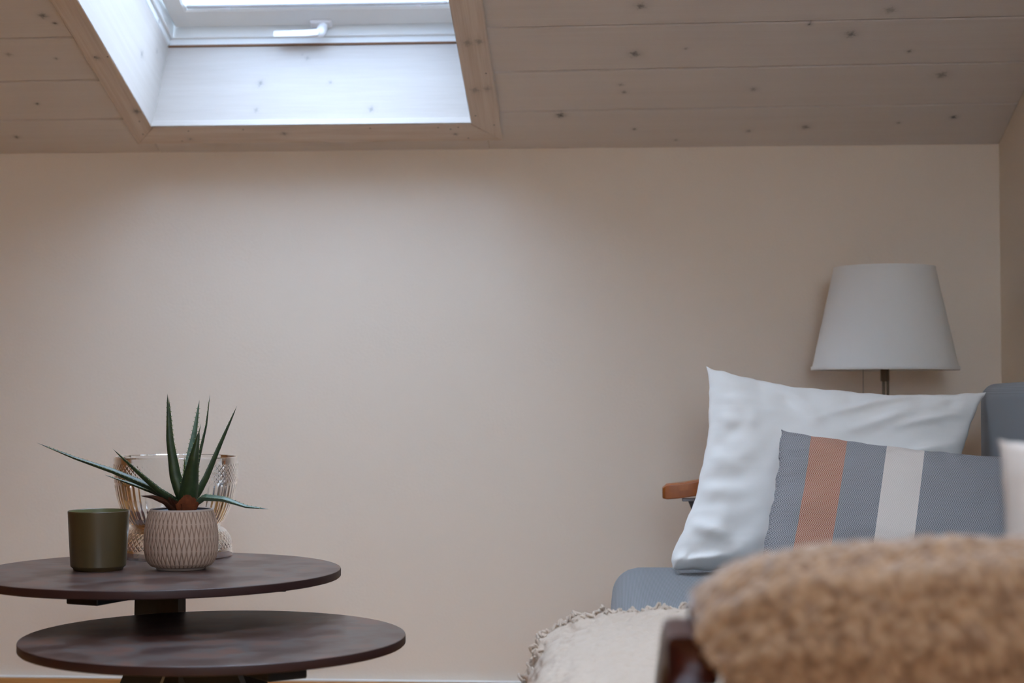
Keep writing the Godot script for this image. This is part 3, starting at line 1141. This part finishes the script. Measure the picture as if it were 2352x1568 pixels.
# ---------------------------------------------------------------- things on the table
const TOP := 0.475

func build_cup() -> void:
	var c := Vector3(-0.966, TOP, -3.012)
	var t := thing("ceramic_cup", "olive green ceramic cup at the left of the table", "cup", c)
	var g := mat(Color(0.30, 0.245, 0.145), 0.38)
	g.clearcoat_enabled = true
	g.clearcoat = 0.2
	g.clearcoat_roughness = 0.2
	var h := 0.1095
	var mb := MB.new()
	mb.lathe(c, [Vector2(0, 0.0012), Vector2(0.041, 0.0012), Vector2(0.043, 0.0), Vector2(0.045, 0.001), Vector2(0.0455, 0.004), Vector2(0.0495, 0.0065), Vector2(0.0505, 0.009), Vector2(0.0535, 0.06), Vector2(0.0562, h - 0.002), Vector2(0.0558, h - 0.0004), Vector2(0.0548, h), Vector2(0.0536, h - 0.001)], 72, true)
	part("cup_body", mb, g, t)
	mb = MB.new()
	mb.lathe(c, [Vector2(0.0536, h - 0.001), Vector2(0.0515, 0.06), Vector2(0.0475, 0.012), Vector2(0.04, 0.008), Vector2(0, 0.0075)], 72, true)
	part("cup_inside", mb, mat(Color(0.47, 0.47, 0.33), 0.35), t, "paler green inside of the cup")

func build_vase() -> void:
	var c := Vector3(-0.889, TOP, -3.262)
	var t := thing("glass_vase", "clear cut-glass footed vase standing behind the plant pot", "vase", c)
	var glass := mat(Color(0.985, 0.99, 0.99, 0.0), 0.015)
	glass.refraction_enabled = true
	glass.refraction_scale = 0.035
		# outside: foot, waist, bowl
	var outp := [Vector2(0, 0.004), Vector2(0.085, 0.003), Vector2(0.104, 0.0), Vector2(0.1085, 0.002), Vector2(0.110, 0.006), Vector2(0.1105, 0.014), Vector2(0.110, 0.017), Vector2(0.1095, 0.028), Vector2(0.106, 0.040), Vector2(0.099, 0.051), Vector2(0.090, 0.058), Vector2(0.0865, 0.0615), Vector2(0.090, 0.066), Vector2(0.098, 0.078), Vector2(0.106, 0.095), Vector2(0.1125, 0.115), Vector2(0.117, 0.138), Vector2(0.1185, 0.150), Vector2(0.1195, 0.172), Vector2(0.1202, 0.190), Vector2(0.1200, 0.1945), Vector2(0.1188, 0.1965), Vector2(0.1172, 0.1955)]
	var inp := [Vector2(0.1172, 0.1955), Vector2(0.1168, 0.190), Vector2(0.1163, 0.172), Vector2(0.1154, 0.150), Vector2(0.1138, 0.137), Vector2(0.1092, 0.115), Vector2(0.1025, 0.096), Vector2(0.0935, 0.079), Vector2(0.080, 0.0695), Vector2(0.045, 0.066), Vector2(0, 0.065)]
	for arr in [outp, inp]:
		for n in arr.size():
			arr[n] = arr[n] * 1.02
	var mod := func(a, y):
		var m := 0.0
		if y > 0.148 and y < 0.188:
			# band of small pyramids
			var e := smoothstep(0.148, 0.151, y) * (1.0 - smoothstep(0.185, 0.188, y))
			var p: float = a * 140.0
			var q: float = (y - 0.148) / 0.0052
			var d1 := absf(fposmod(p + q, 2.0) - 1.0)
			var d2 := absf(fposmod(p - q, 2.0) - 1.0)
			m -= e * 0.0008 * maxf(0.0, 1.0 - minf(d1, d2) * 1.6)
			m += e * 0.0006
		elif y > 0.066 and y <= 0.148:
			var e := smoothstep(0.066, 0.075, y) * (1.0 - smoothstep(0.143, 0.148, y))
			m += e * 0.00045 * cos(a * TAU * 56.0)
		elif y > 0.017 and y < 0.060:
			var e := smoothstep(0.017, 0.020, y) * (1.0 - smoothstep(0.056, 0.060, y))
			var p: float = a * 112.0
			var q: float = (y - 0.017) / 0.0058
			var d1 := absf(fposmod(p + q, 2.0) - 1.0)
			var d2 := absf(fposmod(p - q, 2.0) - 1.0)
			m -= e * 0.0009 * maxf(0.0, 1.0 - minf(d1, d2) * 1.8)
		return m
	var mb := MB.new()
	mb.lathe(c, outp, 560, true, mod, null, 16)
	mb.lathe(c, inp, 560, true)
	part("vase_body", mb, glass, t)

# aloe leaf: path of points with half widths; up is the side that the hollow faces
func leaf(parent: Node3D, called: String, pts: Array, wid: float, up: Vector3, m: Material, sd: int, spines := true, thick := 0.42) -> void:
	var cu := Curve3D.new()
	for i in pts.size():
		var tg: Vector3 = (pts[mini(i + 1, pts.size() - 1)] - pts[maxi(i - 1, 0)]) / 5.5
		cu.add_point(pts[i], -tg, tg)
	var L := cu.get_baked_length()
	var prof := func(s): return wid * (pow(1.0 - s, 0.85) * 0.93 + 0.02) * (0.82 + 0.18 * smoothstep(0.0, 0.12, s)) * (1.0 - smoothstep(0.94, 1.0, s) * 0.85)
	var frame := func(s):
		var p := cu.sample_baked(s * L)
		var t := (cu.sample_baked(minf(s * L + 0.003, L)) - cu.sample_baked(maxf(s * L - 0.003, 0.0))).normalized()
		var side := t.cross(up).normalized()
		return [p, side, side.cross(t).normalized(), t]
	var mb := MB.new()
	var f := func(a, b):
		var fr: Array = frame.call(b)
		var w: float = prof.call(b)
		var x := cos(a * TAU)
		var y := sin(a * TAU)
		var yy: float
		if y >= 0:
			yy = w * (0.30 * x * x - 0.02) + w * 0.05 * y     # hollow upper side
		else:
			yy = w * (0.30 * x * x - 0.02) + y * w * 2.0 * thick
		return fr[0] + fr[1] * x * w + fr[2] * yy
	mb.grid(18, 30, f, true, true)
	if spines:
		var n := int(L / 0.0085)
		for k in range(1, n):
			var s := float(k) / n
			if s > 0.93:
				continue
			var fr: Array = frame.call(s)
			var w: float = prof.call(s)
			for sg in [-1.0, 1.0]:
				var o: Vector3 = fr[0] + fr[1] * sg * w * 0.97 + fr[2] * w * 0.27
				var tip: Vector3 = o + fr[1] * sg * 0.0027 + fr[3] * 0.0010 + fr[2] * 0.0006
				mb.tube([o, tip], [0.0009, 0.0002], 5, false)
				var all: Array = mb.idx[0]
				if not mb.idx.has(1):
					mb.idx[1] = []
				mb.idx[1].append_array(all.slice(all.size() - 30))
				all.resize(all.size() - 30)
	part(called, mb, [m, M.spine], parent)

func build_aloe() -> void:
	var c := Vector3(-0.817, TOP, -3.036)
	var t := thing("potted_aloe", "aloe plant in a patterned beige clay pot on the table", "plant", c)
	# pot with rows of raised spindles
	var k := 1.0 / 1252.0    # metres per pixel of the photograph at this depth
	var rows := [0.0115, 0.0375, 0.0620, 0.0865]
	var H := 0.112
	var prof := [Vector2(0.043, 0.0), Vector2(0.0455, 0.001), Vector2(0.047, 0.004), Vector2(0.055, 0.007), Vector2(0.0605, 0.0125), Vector2(0.0645, 0.021), Vector2(0.0672, 0.034), Vector2(0.0682, 0.048), Vector2(0.0680, 0.060), Vector2(0.0668, 0.074), Vector2(0.0645, 0.088), Vector2(0.0612, 0.101), Vector2(0.0590, 0.108), Vector2(0.0575, 0.1112), Vector2(0.0560, 0.112), Vector2(0.0545, 0.1105)]
	var raised := func(a, y):
		if y < 0.004 or y > 0.1095:
			return 0.0
		var best := 0.0
		for q in rows.size() + 1:
			var yc: float = 0.111 if q == 4 else rows[q]
			var dy: float = absf(y - yc) / 0.0198
			if dy < 1.0:
				var cx: float = fposmod(a * 46.0 + (0.5 if q % 2 else 0.0), 1.0) - 0.5
				var hw := 0.43 * (1.0 - pow(dy, 1.35))
				best = maxf(best, clampf((hw - absf(cx)) / 0.10, 0.0, 1.0))
			if q < 4:
				best = maxf(best, clampf(1.4 - absf(y - yc) / 0.0006, 0.0, 1.0) * 0.9)
		return best * smoothstep(0.004, 0.007, y) * (1.0 - smoothstep(0.107, 0.1095, y))
	var mod := func(a, y): return 0.0011 * (raised.call(a, y) - 0.5)
	var clay := mat(Color.WHITE, 0.85)
	clay.vertex_color_use_as_albedo = true
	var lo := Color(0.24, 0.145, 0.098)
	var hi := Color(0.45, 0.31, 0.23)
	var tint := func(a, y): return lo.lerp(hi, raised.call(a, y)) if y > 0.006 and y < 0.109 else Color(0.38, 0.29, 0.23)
	var mb := MB.new()
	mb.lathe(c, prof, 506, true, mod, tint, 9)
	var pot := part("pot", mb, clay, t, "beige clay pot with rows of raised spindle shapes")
	mb = MB.new()
	mb.lathe(c, [Vector2(0.0545, 0.1105), Vector2(0.0545, 0.09), Vector2(0.054, 0.03), Vector2(0.045, 0.006), Vector2(0, 0.006)], 48, true)
	mb.lathe(c, [Vector2(0, 0.0), Vector2(0.043, 0.0)], 48, true)
	part("pot_inside", mb, mat(Color(0.42, 0.40, 0.40), 0.7), pot)
	mb = MB.new()
	mb.lathe(c, [Vector2(0.0535, 0.104), Vector2(0.0525, 0.1075), Vector2(0.0515, 0.104), Vector2(0.05, 0.08)], 48, true)
	part("nursery_pot_rim", mb, mat(Color(0.22, 0.25, 0.32), 0.5), pot, "rim of a dark plastic inner pot")
	mb = MB.new()
	var sn := noise(60.0, 4, 3)
	mb.grid(36, 10, func(a, b): return c + Vector3(cos(a * TAU) * 0.051 * (1.0 - b), 0.099 + 0.004 * sn.get_noise_2d(cos(a * TAU) * b, sin(a * TAU) * b), sin(a * TAU) * 0.051 * (1.0 - b)), true, true)
	part("soil", mb, mat(Color(0.13, 0.095, 0.07), 1.0), t)

	# leaves: points given from the heart of the rosette, in metres (x right, y up, z towards the room)
	var green := leaf_mat(Color(0.15, 0.205, 0.11), Color(0.20, 0.265, 0.145), 1)
	var lit_green := leaf_mat(Color(0.27, 0.36, 0.28), Color(0.33, 0.42, 0.34), 2)  # sky light put into the colour: bluish lighter green for upward-facing leaves
	var young := leaf_mat(Color(0.25, 0.33, 0.14), Color(0.36, 0.42, 0.20), 3)
	var dry := leaf_mat(Color(0.40, 0.20, 0.11), Color(0.52, 0.28, 0.16), 4)
	var dark_dry := leaf_mat(Color(0.20, 0.11, 0.07), Color(0.33, 0.18, 0.10), 5)
	var P := func(px, py, z): return c + Vector3((px - 412.0) * k - 0.064 * 0.0, (1312.0 - py) * k, z)
	leaf(t, "leaf", [P.call(405, 1160, 0.0), P.call(350, 1122, 0.015), P.call(262, 1083, 0.03), P.call(170, 1052, 0.035), P.call(79, 1018, 0.03)], 0.0115, Vector3(0.15, 1, 0.25), green, 1)
	leaf(t, "leaf", [P.call(410, 1156, 0.010), P.call(370, 1127, 0.026), P.call(320, 1083, 0.034), P.call(262, 1031, 0.038)], 0.0130, Vector3(0.6, 0.8, -0.1), green, 2)
	leaf(t, "leaf", [P.call(400, 1158, -0.01), P.call(345, 1134, -0.01), P.call(280, 1114, -0.02), P.call(219, 1095, -0.022)], 0.0090, Vector3(0, 1, 0.2), green, 3)
	leaf(t, "leaf", [P.call(418, 1152, 0.005), P.call(400, 1095, 0.012), P.call(389, 1010, 0.018), P.call(384, 904, 0.02)], 0.0155, Vector3(0.35, 0.1, -1.0), green, 4)
	leaf(t, "leaf", [P.call(412, 1152, -0.01), P.call(390, 1110, -0.02), P.call(378, 1010, -0.03), P.call(369, 915, -0.035)], 0.0080, Vector3(0.9, 0.1, 0.5), green, 5)
	leaf(t, "leaf", [P.call(418, 1150, -0.015), P.call(420, 1060, -0.035), P.call(428, 985, -0.05), P.call(434, 919, -0.06)], 0.0125, Vector3(0.05, 0.25, 1.0), lit_green, 6)
	leaf(t, "leaf", [P.call(428, 1150, -0.01), P.call(440, 1060, -0.03), P.call(456, 980, -0.04), P.call(464, 904, -0.045)], 0.0085, Vector3(-0.9, 0.2, 0.3), green, 7)
	leaf(t, "leaf", [P.call(438, 1152, 0.0), P.call(466, 1100, -0.005), P.call(495, 1030, -0.01), P.call(539, 932, -0.012)], 0.0125, Vector3(-0.8, 0.45, 0.05), green, 8)
	leaf(t, "leaf", [P.call(428, 1156, 0.006), P.call(439, 1110, 0.020), P.call(453, 1050, 0.036), P.call(466, 988, 0.038)], 0.0215, Vector3(-0.3, 0.2, -1.0), green, 9)
	leaf(t, "leaf", [P.call(421, 1150, 0.0), P.call(430, 1090, 0.003), P.call(445, 1030, 0.004), P.call(459, 973, 0.004)], 0.0075, Vector3(-0.75, 0.3, 0.6), young, 10)
	leaf(t, "leaf", [P.call(419, 1148, 0.004), P.call(419, 1105, 0.004), P.call(420, 1080, 0.004), P.call(420, 1049, 0.004)], 0.0042, Vector3(-0.4, 0.3, 0.8), young, 11)
	leaf(t, "leaf", [P.call(436, 1163, 0.01), P.call(470, 1143, 0.02), P.call(520, 1146, 0.03), P.call(575, 1163, 0.038), P.call(630, 1169, 0.042)], 0.0115, Vector3(0, 1, 0.28), lit_green, 12)
	leaf(t, "withered_leaf", [P.call(405, 1172, 0.020), P.call(385, 1152, 0.030), P.call(355, 1142, 0.034), P.call(327, 1140, 0.034)], 0.0125, Vector3(0.2, 1, 0.3), dark_dry, 13, false)
	# dry sheaths wrapped round the foot of the rosette
	for q in 2:
		mb = MB.new()
		var jag := noise(14.0, 30 + q, 2)
		var a0 := [0.55, 1.45][q] as float
		var a1 := [1.75, 3.0][q] as float
		var f := func(a, b):
			var an := lerpf(a0, a1, a)
			var topy := 0.122 + 0.012 * sin(a * PI) * (1.4 if q == 0 else 1.0) + 0.004 * jag.get_noise_1d(an * 2.0)
			var y := lerpf(0.094, topy, b)
			var r := lerpf(0.022, [0.040, 0.036][q], b) + 0.0012 * jag.get_noise_2d(an * 3.0, b * 2.0)
			return c + Vector3(0.006 + cos(an) * r, y, sin(an) * r)
		mb.grid(24, 8, f, false, true)
		var f2 := func(a, b):
			var p: Vector3 = f.call(a, b)
			var d := p - c - Vector3(0.006, 0, 0)
			d.y = 0
			return p - d.normalized() * 0.0012
		mb.grid(24, 8, f2, false, false)
		part("dry_sheath", mb, [dry, dark_dry][q], t, "reddish brown dry leaf sheath at the base of the plant")
	mb = MB.new()
	mb.lathe(c + Vector3(0.006, 0, 0), [Vector2(0, 0.095), Vector2(0.02, 0.095), Vector2(0.021, 0.11), Vector2(0.017, 0.122), Vector2(0, 0.126)], 20, true)
	part("stem", mb, dark_dry, t)

func leaf_mat(a: Color, b: Color, sd: int) -> StandardMaterial3D:
	var m := mat(Color.WHITE, 0.42)
	m.albedo_texture = noise_tex(256, noise(0.03, 500 + sd, 4), false, 1.0, ramp([a, b], [0.3, 0.75]))
	m.uv1_triplanar = true
	m.uv1_scale = Vector3.ONE * 9.0
	m.subsurf_scatter_enabled = false
	return m

# ---------------------------------------------------------------- armchair close to the camera
func build_armchair() -> void:
	var cx := 0.36
	var t := thing("armchair", "brown wooden armchair in the right foreground under a sheepskin", "armchair", Vector3(cx, 0, -1.65))
	var wm := wood_mat(wood(256, 64, Color(0.27, 0.095, 0.04), Color(0.19, 0.055, 0.02), 88, [], 1.0, 12), 0.42)
	for sg in [-1.0, 1.0]:
		# arm: flat near the back, then bent down into the front leg
		var mb := MB.new()
		var x0: float = cx + sg * 0.3015
		var path := [Vector2(-1.352, 0.583), Vector2(-1.42, 0.583), Vector2(-1.485, 0.580), Vector2(-1.56, 0.562), Vector2(-1.66, 0.528), Vector2(-1.78, 0.49), Vector2(-1.86, 0.46), Vector2(-1.90, 0.41), Vector2(-1.915, 0.32), Vector2(-1.92, 0.0)]
		var n := path.size() - 1
		var f := func(a, b):
			var i := int(round(b * n))
			var p: Vector2 = path[i]
			var tg: Vector2 = (path[mini(i + 1, n)] - path[maxi(i - 1, 0)]).normalized()
			var nn := Vector2(tg.y, -tg.x)
			var ca := cos(a * TAU)
			var sa := sin(a * TAU)
			var hx := signf(ca) * pow(absf(ca), 0.3) * 0.0215
			var hy := signf(sa) * pow(absf(sa), 0.3) * 0.0205
			var q := p - nn * hy
			return Vector3(x0 + hx, q.y, q.x)
		var first := mb.grid(28, n, f, true, true)
		var cv := mb.vert(Vector3(x0, 0.583, -1.352))
		for i in 28:
			mb.tri(cv, first + i + 1, first + i)
		part("arm", mb, wm, t)
		mb = MB.new()
		mb.box(Vector3(x0 - sg * 0.045, 0.31, -1.40), Vector3(0.034, 0.62, 0.05), 0.006, Basis(Vector3.RIGHT, -0.06))
		part("rear_leg", mb, wm, t)
	var cloth := mat(Color(0.55, 0.50, 0.44), 0.95)
	var mb := MB.new()
	rounded_block(mb, Vector3(cx - 0.23, 0.30, -1.93), Vector3(cx + 0.23, 0.42, -1.47), 0.04, 12, 0.01)
	part("seat_cushion", mb, cloth, t)
	mb = MB.new()
	rounded_block(mb, Vector3(cx - 0.25, 0.32, -1.475), Vector3(cx + 0.25, 0.652, -1.375), 0.035, 12, 0.004)
	part("backrest", mb, cloth, t)
	mb = MB.new()
	for z in [-1.44, -1.90]:
		mb = MB.new()
		mb.box(Vector3(cx, 0.285, z), Vector3(0.56, 0.045, 0.025), 0.004)
		part("rail", mb, wm, t)

	# cream cushion propped in the chair, just reaching into the frame
	var cc := mat(Color(0.86, 0.82, 0.78), 0.95)
	bumped(cc, noise(0.1, 44, 2), 10.0, 0.3, false)
	var sh := cushion_shape(Vector3(0.357, 0.435, -1.60), Vector3(0.62, 0.435, -1.60), Vector3(0.352, 0.757, -1.565), Vector3(0.62, 0.765, -1.565), 0.035, Vector2(0.05, 0.05), 81, 0.005)
	var t2 := thing("cream_cushion", "blurred cream cushion at the right edge, rising behind the sheepskin", "cushion", Vector3(0.49, 0.42, -1.52))
	mb = MB.new()
	cushion(mb, sh, 40, 40)
	part("cushion_cover", mb, cc, t2)

	# sheepskin laid over the backrest
	var t3 := thing("sheepskin", "tan curly sheepskin draped over the back of the near armchair", "sheepskin", Vector3(cx, 0.66, -1.42))
	var n1 := noise(38.0, 21, 3)
	var n2 := noise(120.0, 22, 2)
	var n3 := noise(7.0, 23, 2)
	var cu := Curve2D.new()
	var path2 := [Vector2(-1.325, 0.25), Vector2(-1.325, 0.40), Vector2(-1.33, 0.52), Vector2(-1.335, 0.60), Vector2(-1.352, 0.648), Vector2(-1.395, 0.668), Vector2(-1.45, 0.662), Vector2(-1.492, 0.635), Vector2(-1.505, 0.57), Vector2(-1.51, 0.46)]
	for i in path2.size():
		var tg := (path2[mini(i + 1, path2.size() - 1)] - path2[maxi(i - 1, 0)]) as Vector2
		cu.add_point(path2[i], -tg / 6.0, tg / 6.0)
	var L := cu.get_baked_length()
	var wool := mat(Color.WHITE, 1.0)
	wool.vertex_color_use_as_albedo = true
	wool.rim_enabled = true
	wool.rim = 1.0
	var curl := func(x, q): return n1.get_noise_3d(x, q.y * 0.8, q.x) * 0.0032 + n2.get_noise_3d(x, q.y, q.x) * 0.0036 + n3.get_noise_3d(x, q.y, q.x) * 0.006
	var skin := func(a, b, lift):
		var q := cu.sample_baked(b * L)
		var q2 := cu.sample_baked(minf(b * L + 0.004, L))
		var q0 := cu.sample_baked(maxf(b * L - 0.004, 0.0))
		var tg := (q2 - q0).normalized()
		var nn := Vector2(-tg.y, tg.x)
		if nn.dot(q - Vector2(-1.42, 0.45)) < 0:
			nn = -nn
		# left edge leans in towards the bottom; both ends round off
		var left := 0.060 + 0.33 * maxf(0.0, 0.648 - q.y) + 0.004 * n3.get_noise_1d(q.y * 9.0)
		var x := lerpf(left, 0.66, a)
		var drop := 0.046 * exp(-a * 13.0)
		var d: Vector2 = nn * (lift + (curl.call(x, q) if lift > 0.0 else 0.0))
		return Vector3(x, q.y + d.y - drop * smoothstep(0.55, 0.66, q.y) + 0.012 * (a - 0.2) * smoothstep(0.55, 0.66, q.y), q.x + d.x)
	var wl := Color(0.33, 0.18, 0.085)
	var wd := Color(0.18, 0.085, 0.034)
	var tint := func(a, b):
		var p: Vector3 = skin.call(a, b, 0.011)
		return wd.lerp(wl, clampf(0.55 + n2.get_noise_3d(p.x * 0.6, p.y * 0.6, p.z * 0.6) * 1.1 + n1.get_noise_3d(p.x + 3.0, p.y, p.z) * 0.7, 0.0, 1.0))
	mb = MB.new()
	mb.grid(320, 250, func(a, b): return skin.call(a, b, 0.011), false, true, null, tint)
	mb.grid(230, 1, func(a, b): return skin.call(a, 0.0, 0.011 * b), false, true, null, func(_a, _b): return wd)
	mb.grid(1, 190, func(a, b): return skin.call(0.0, b, 0.011 * a), false, true, null, func(_a, _b): return wl)
	mb.grid(60, 60, func(a, b): return skin.call(a, b, 0.0), false, false, null, func(_a, _b): return wl)
	part("fleece", mb, wool, t3)
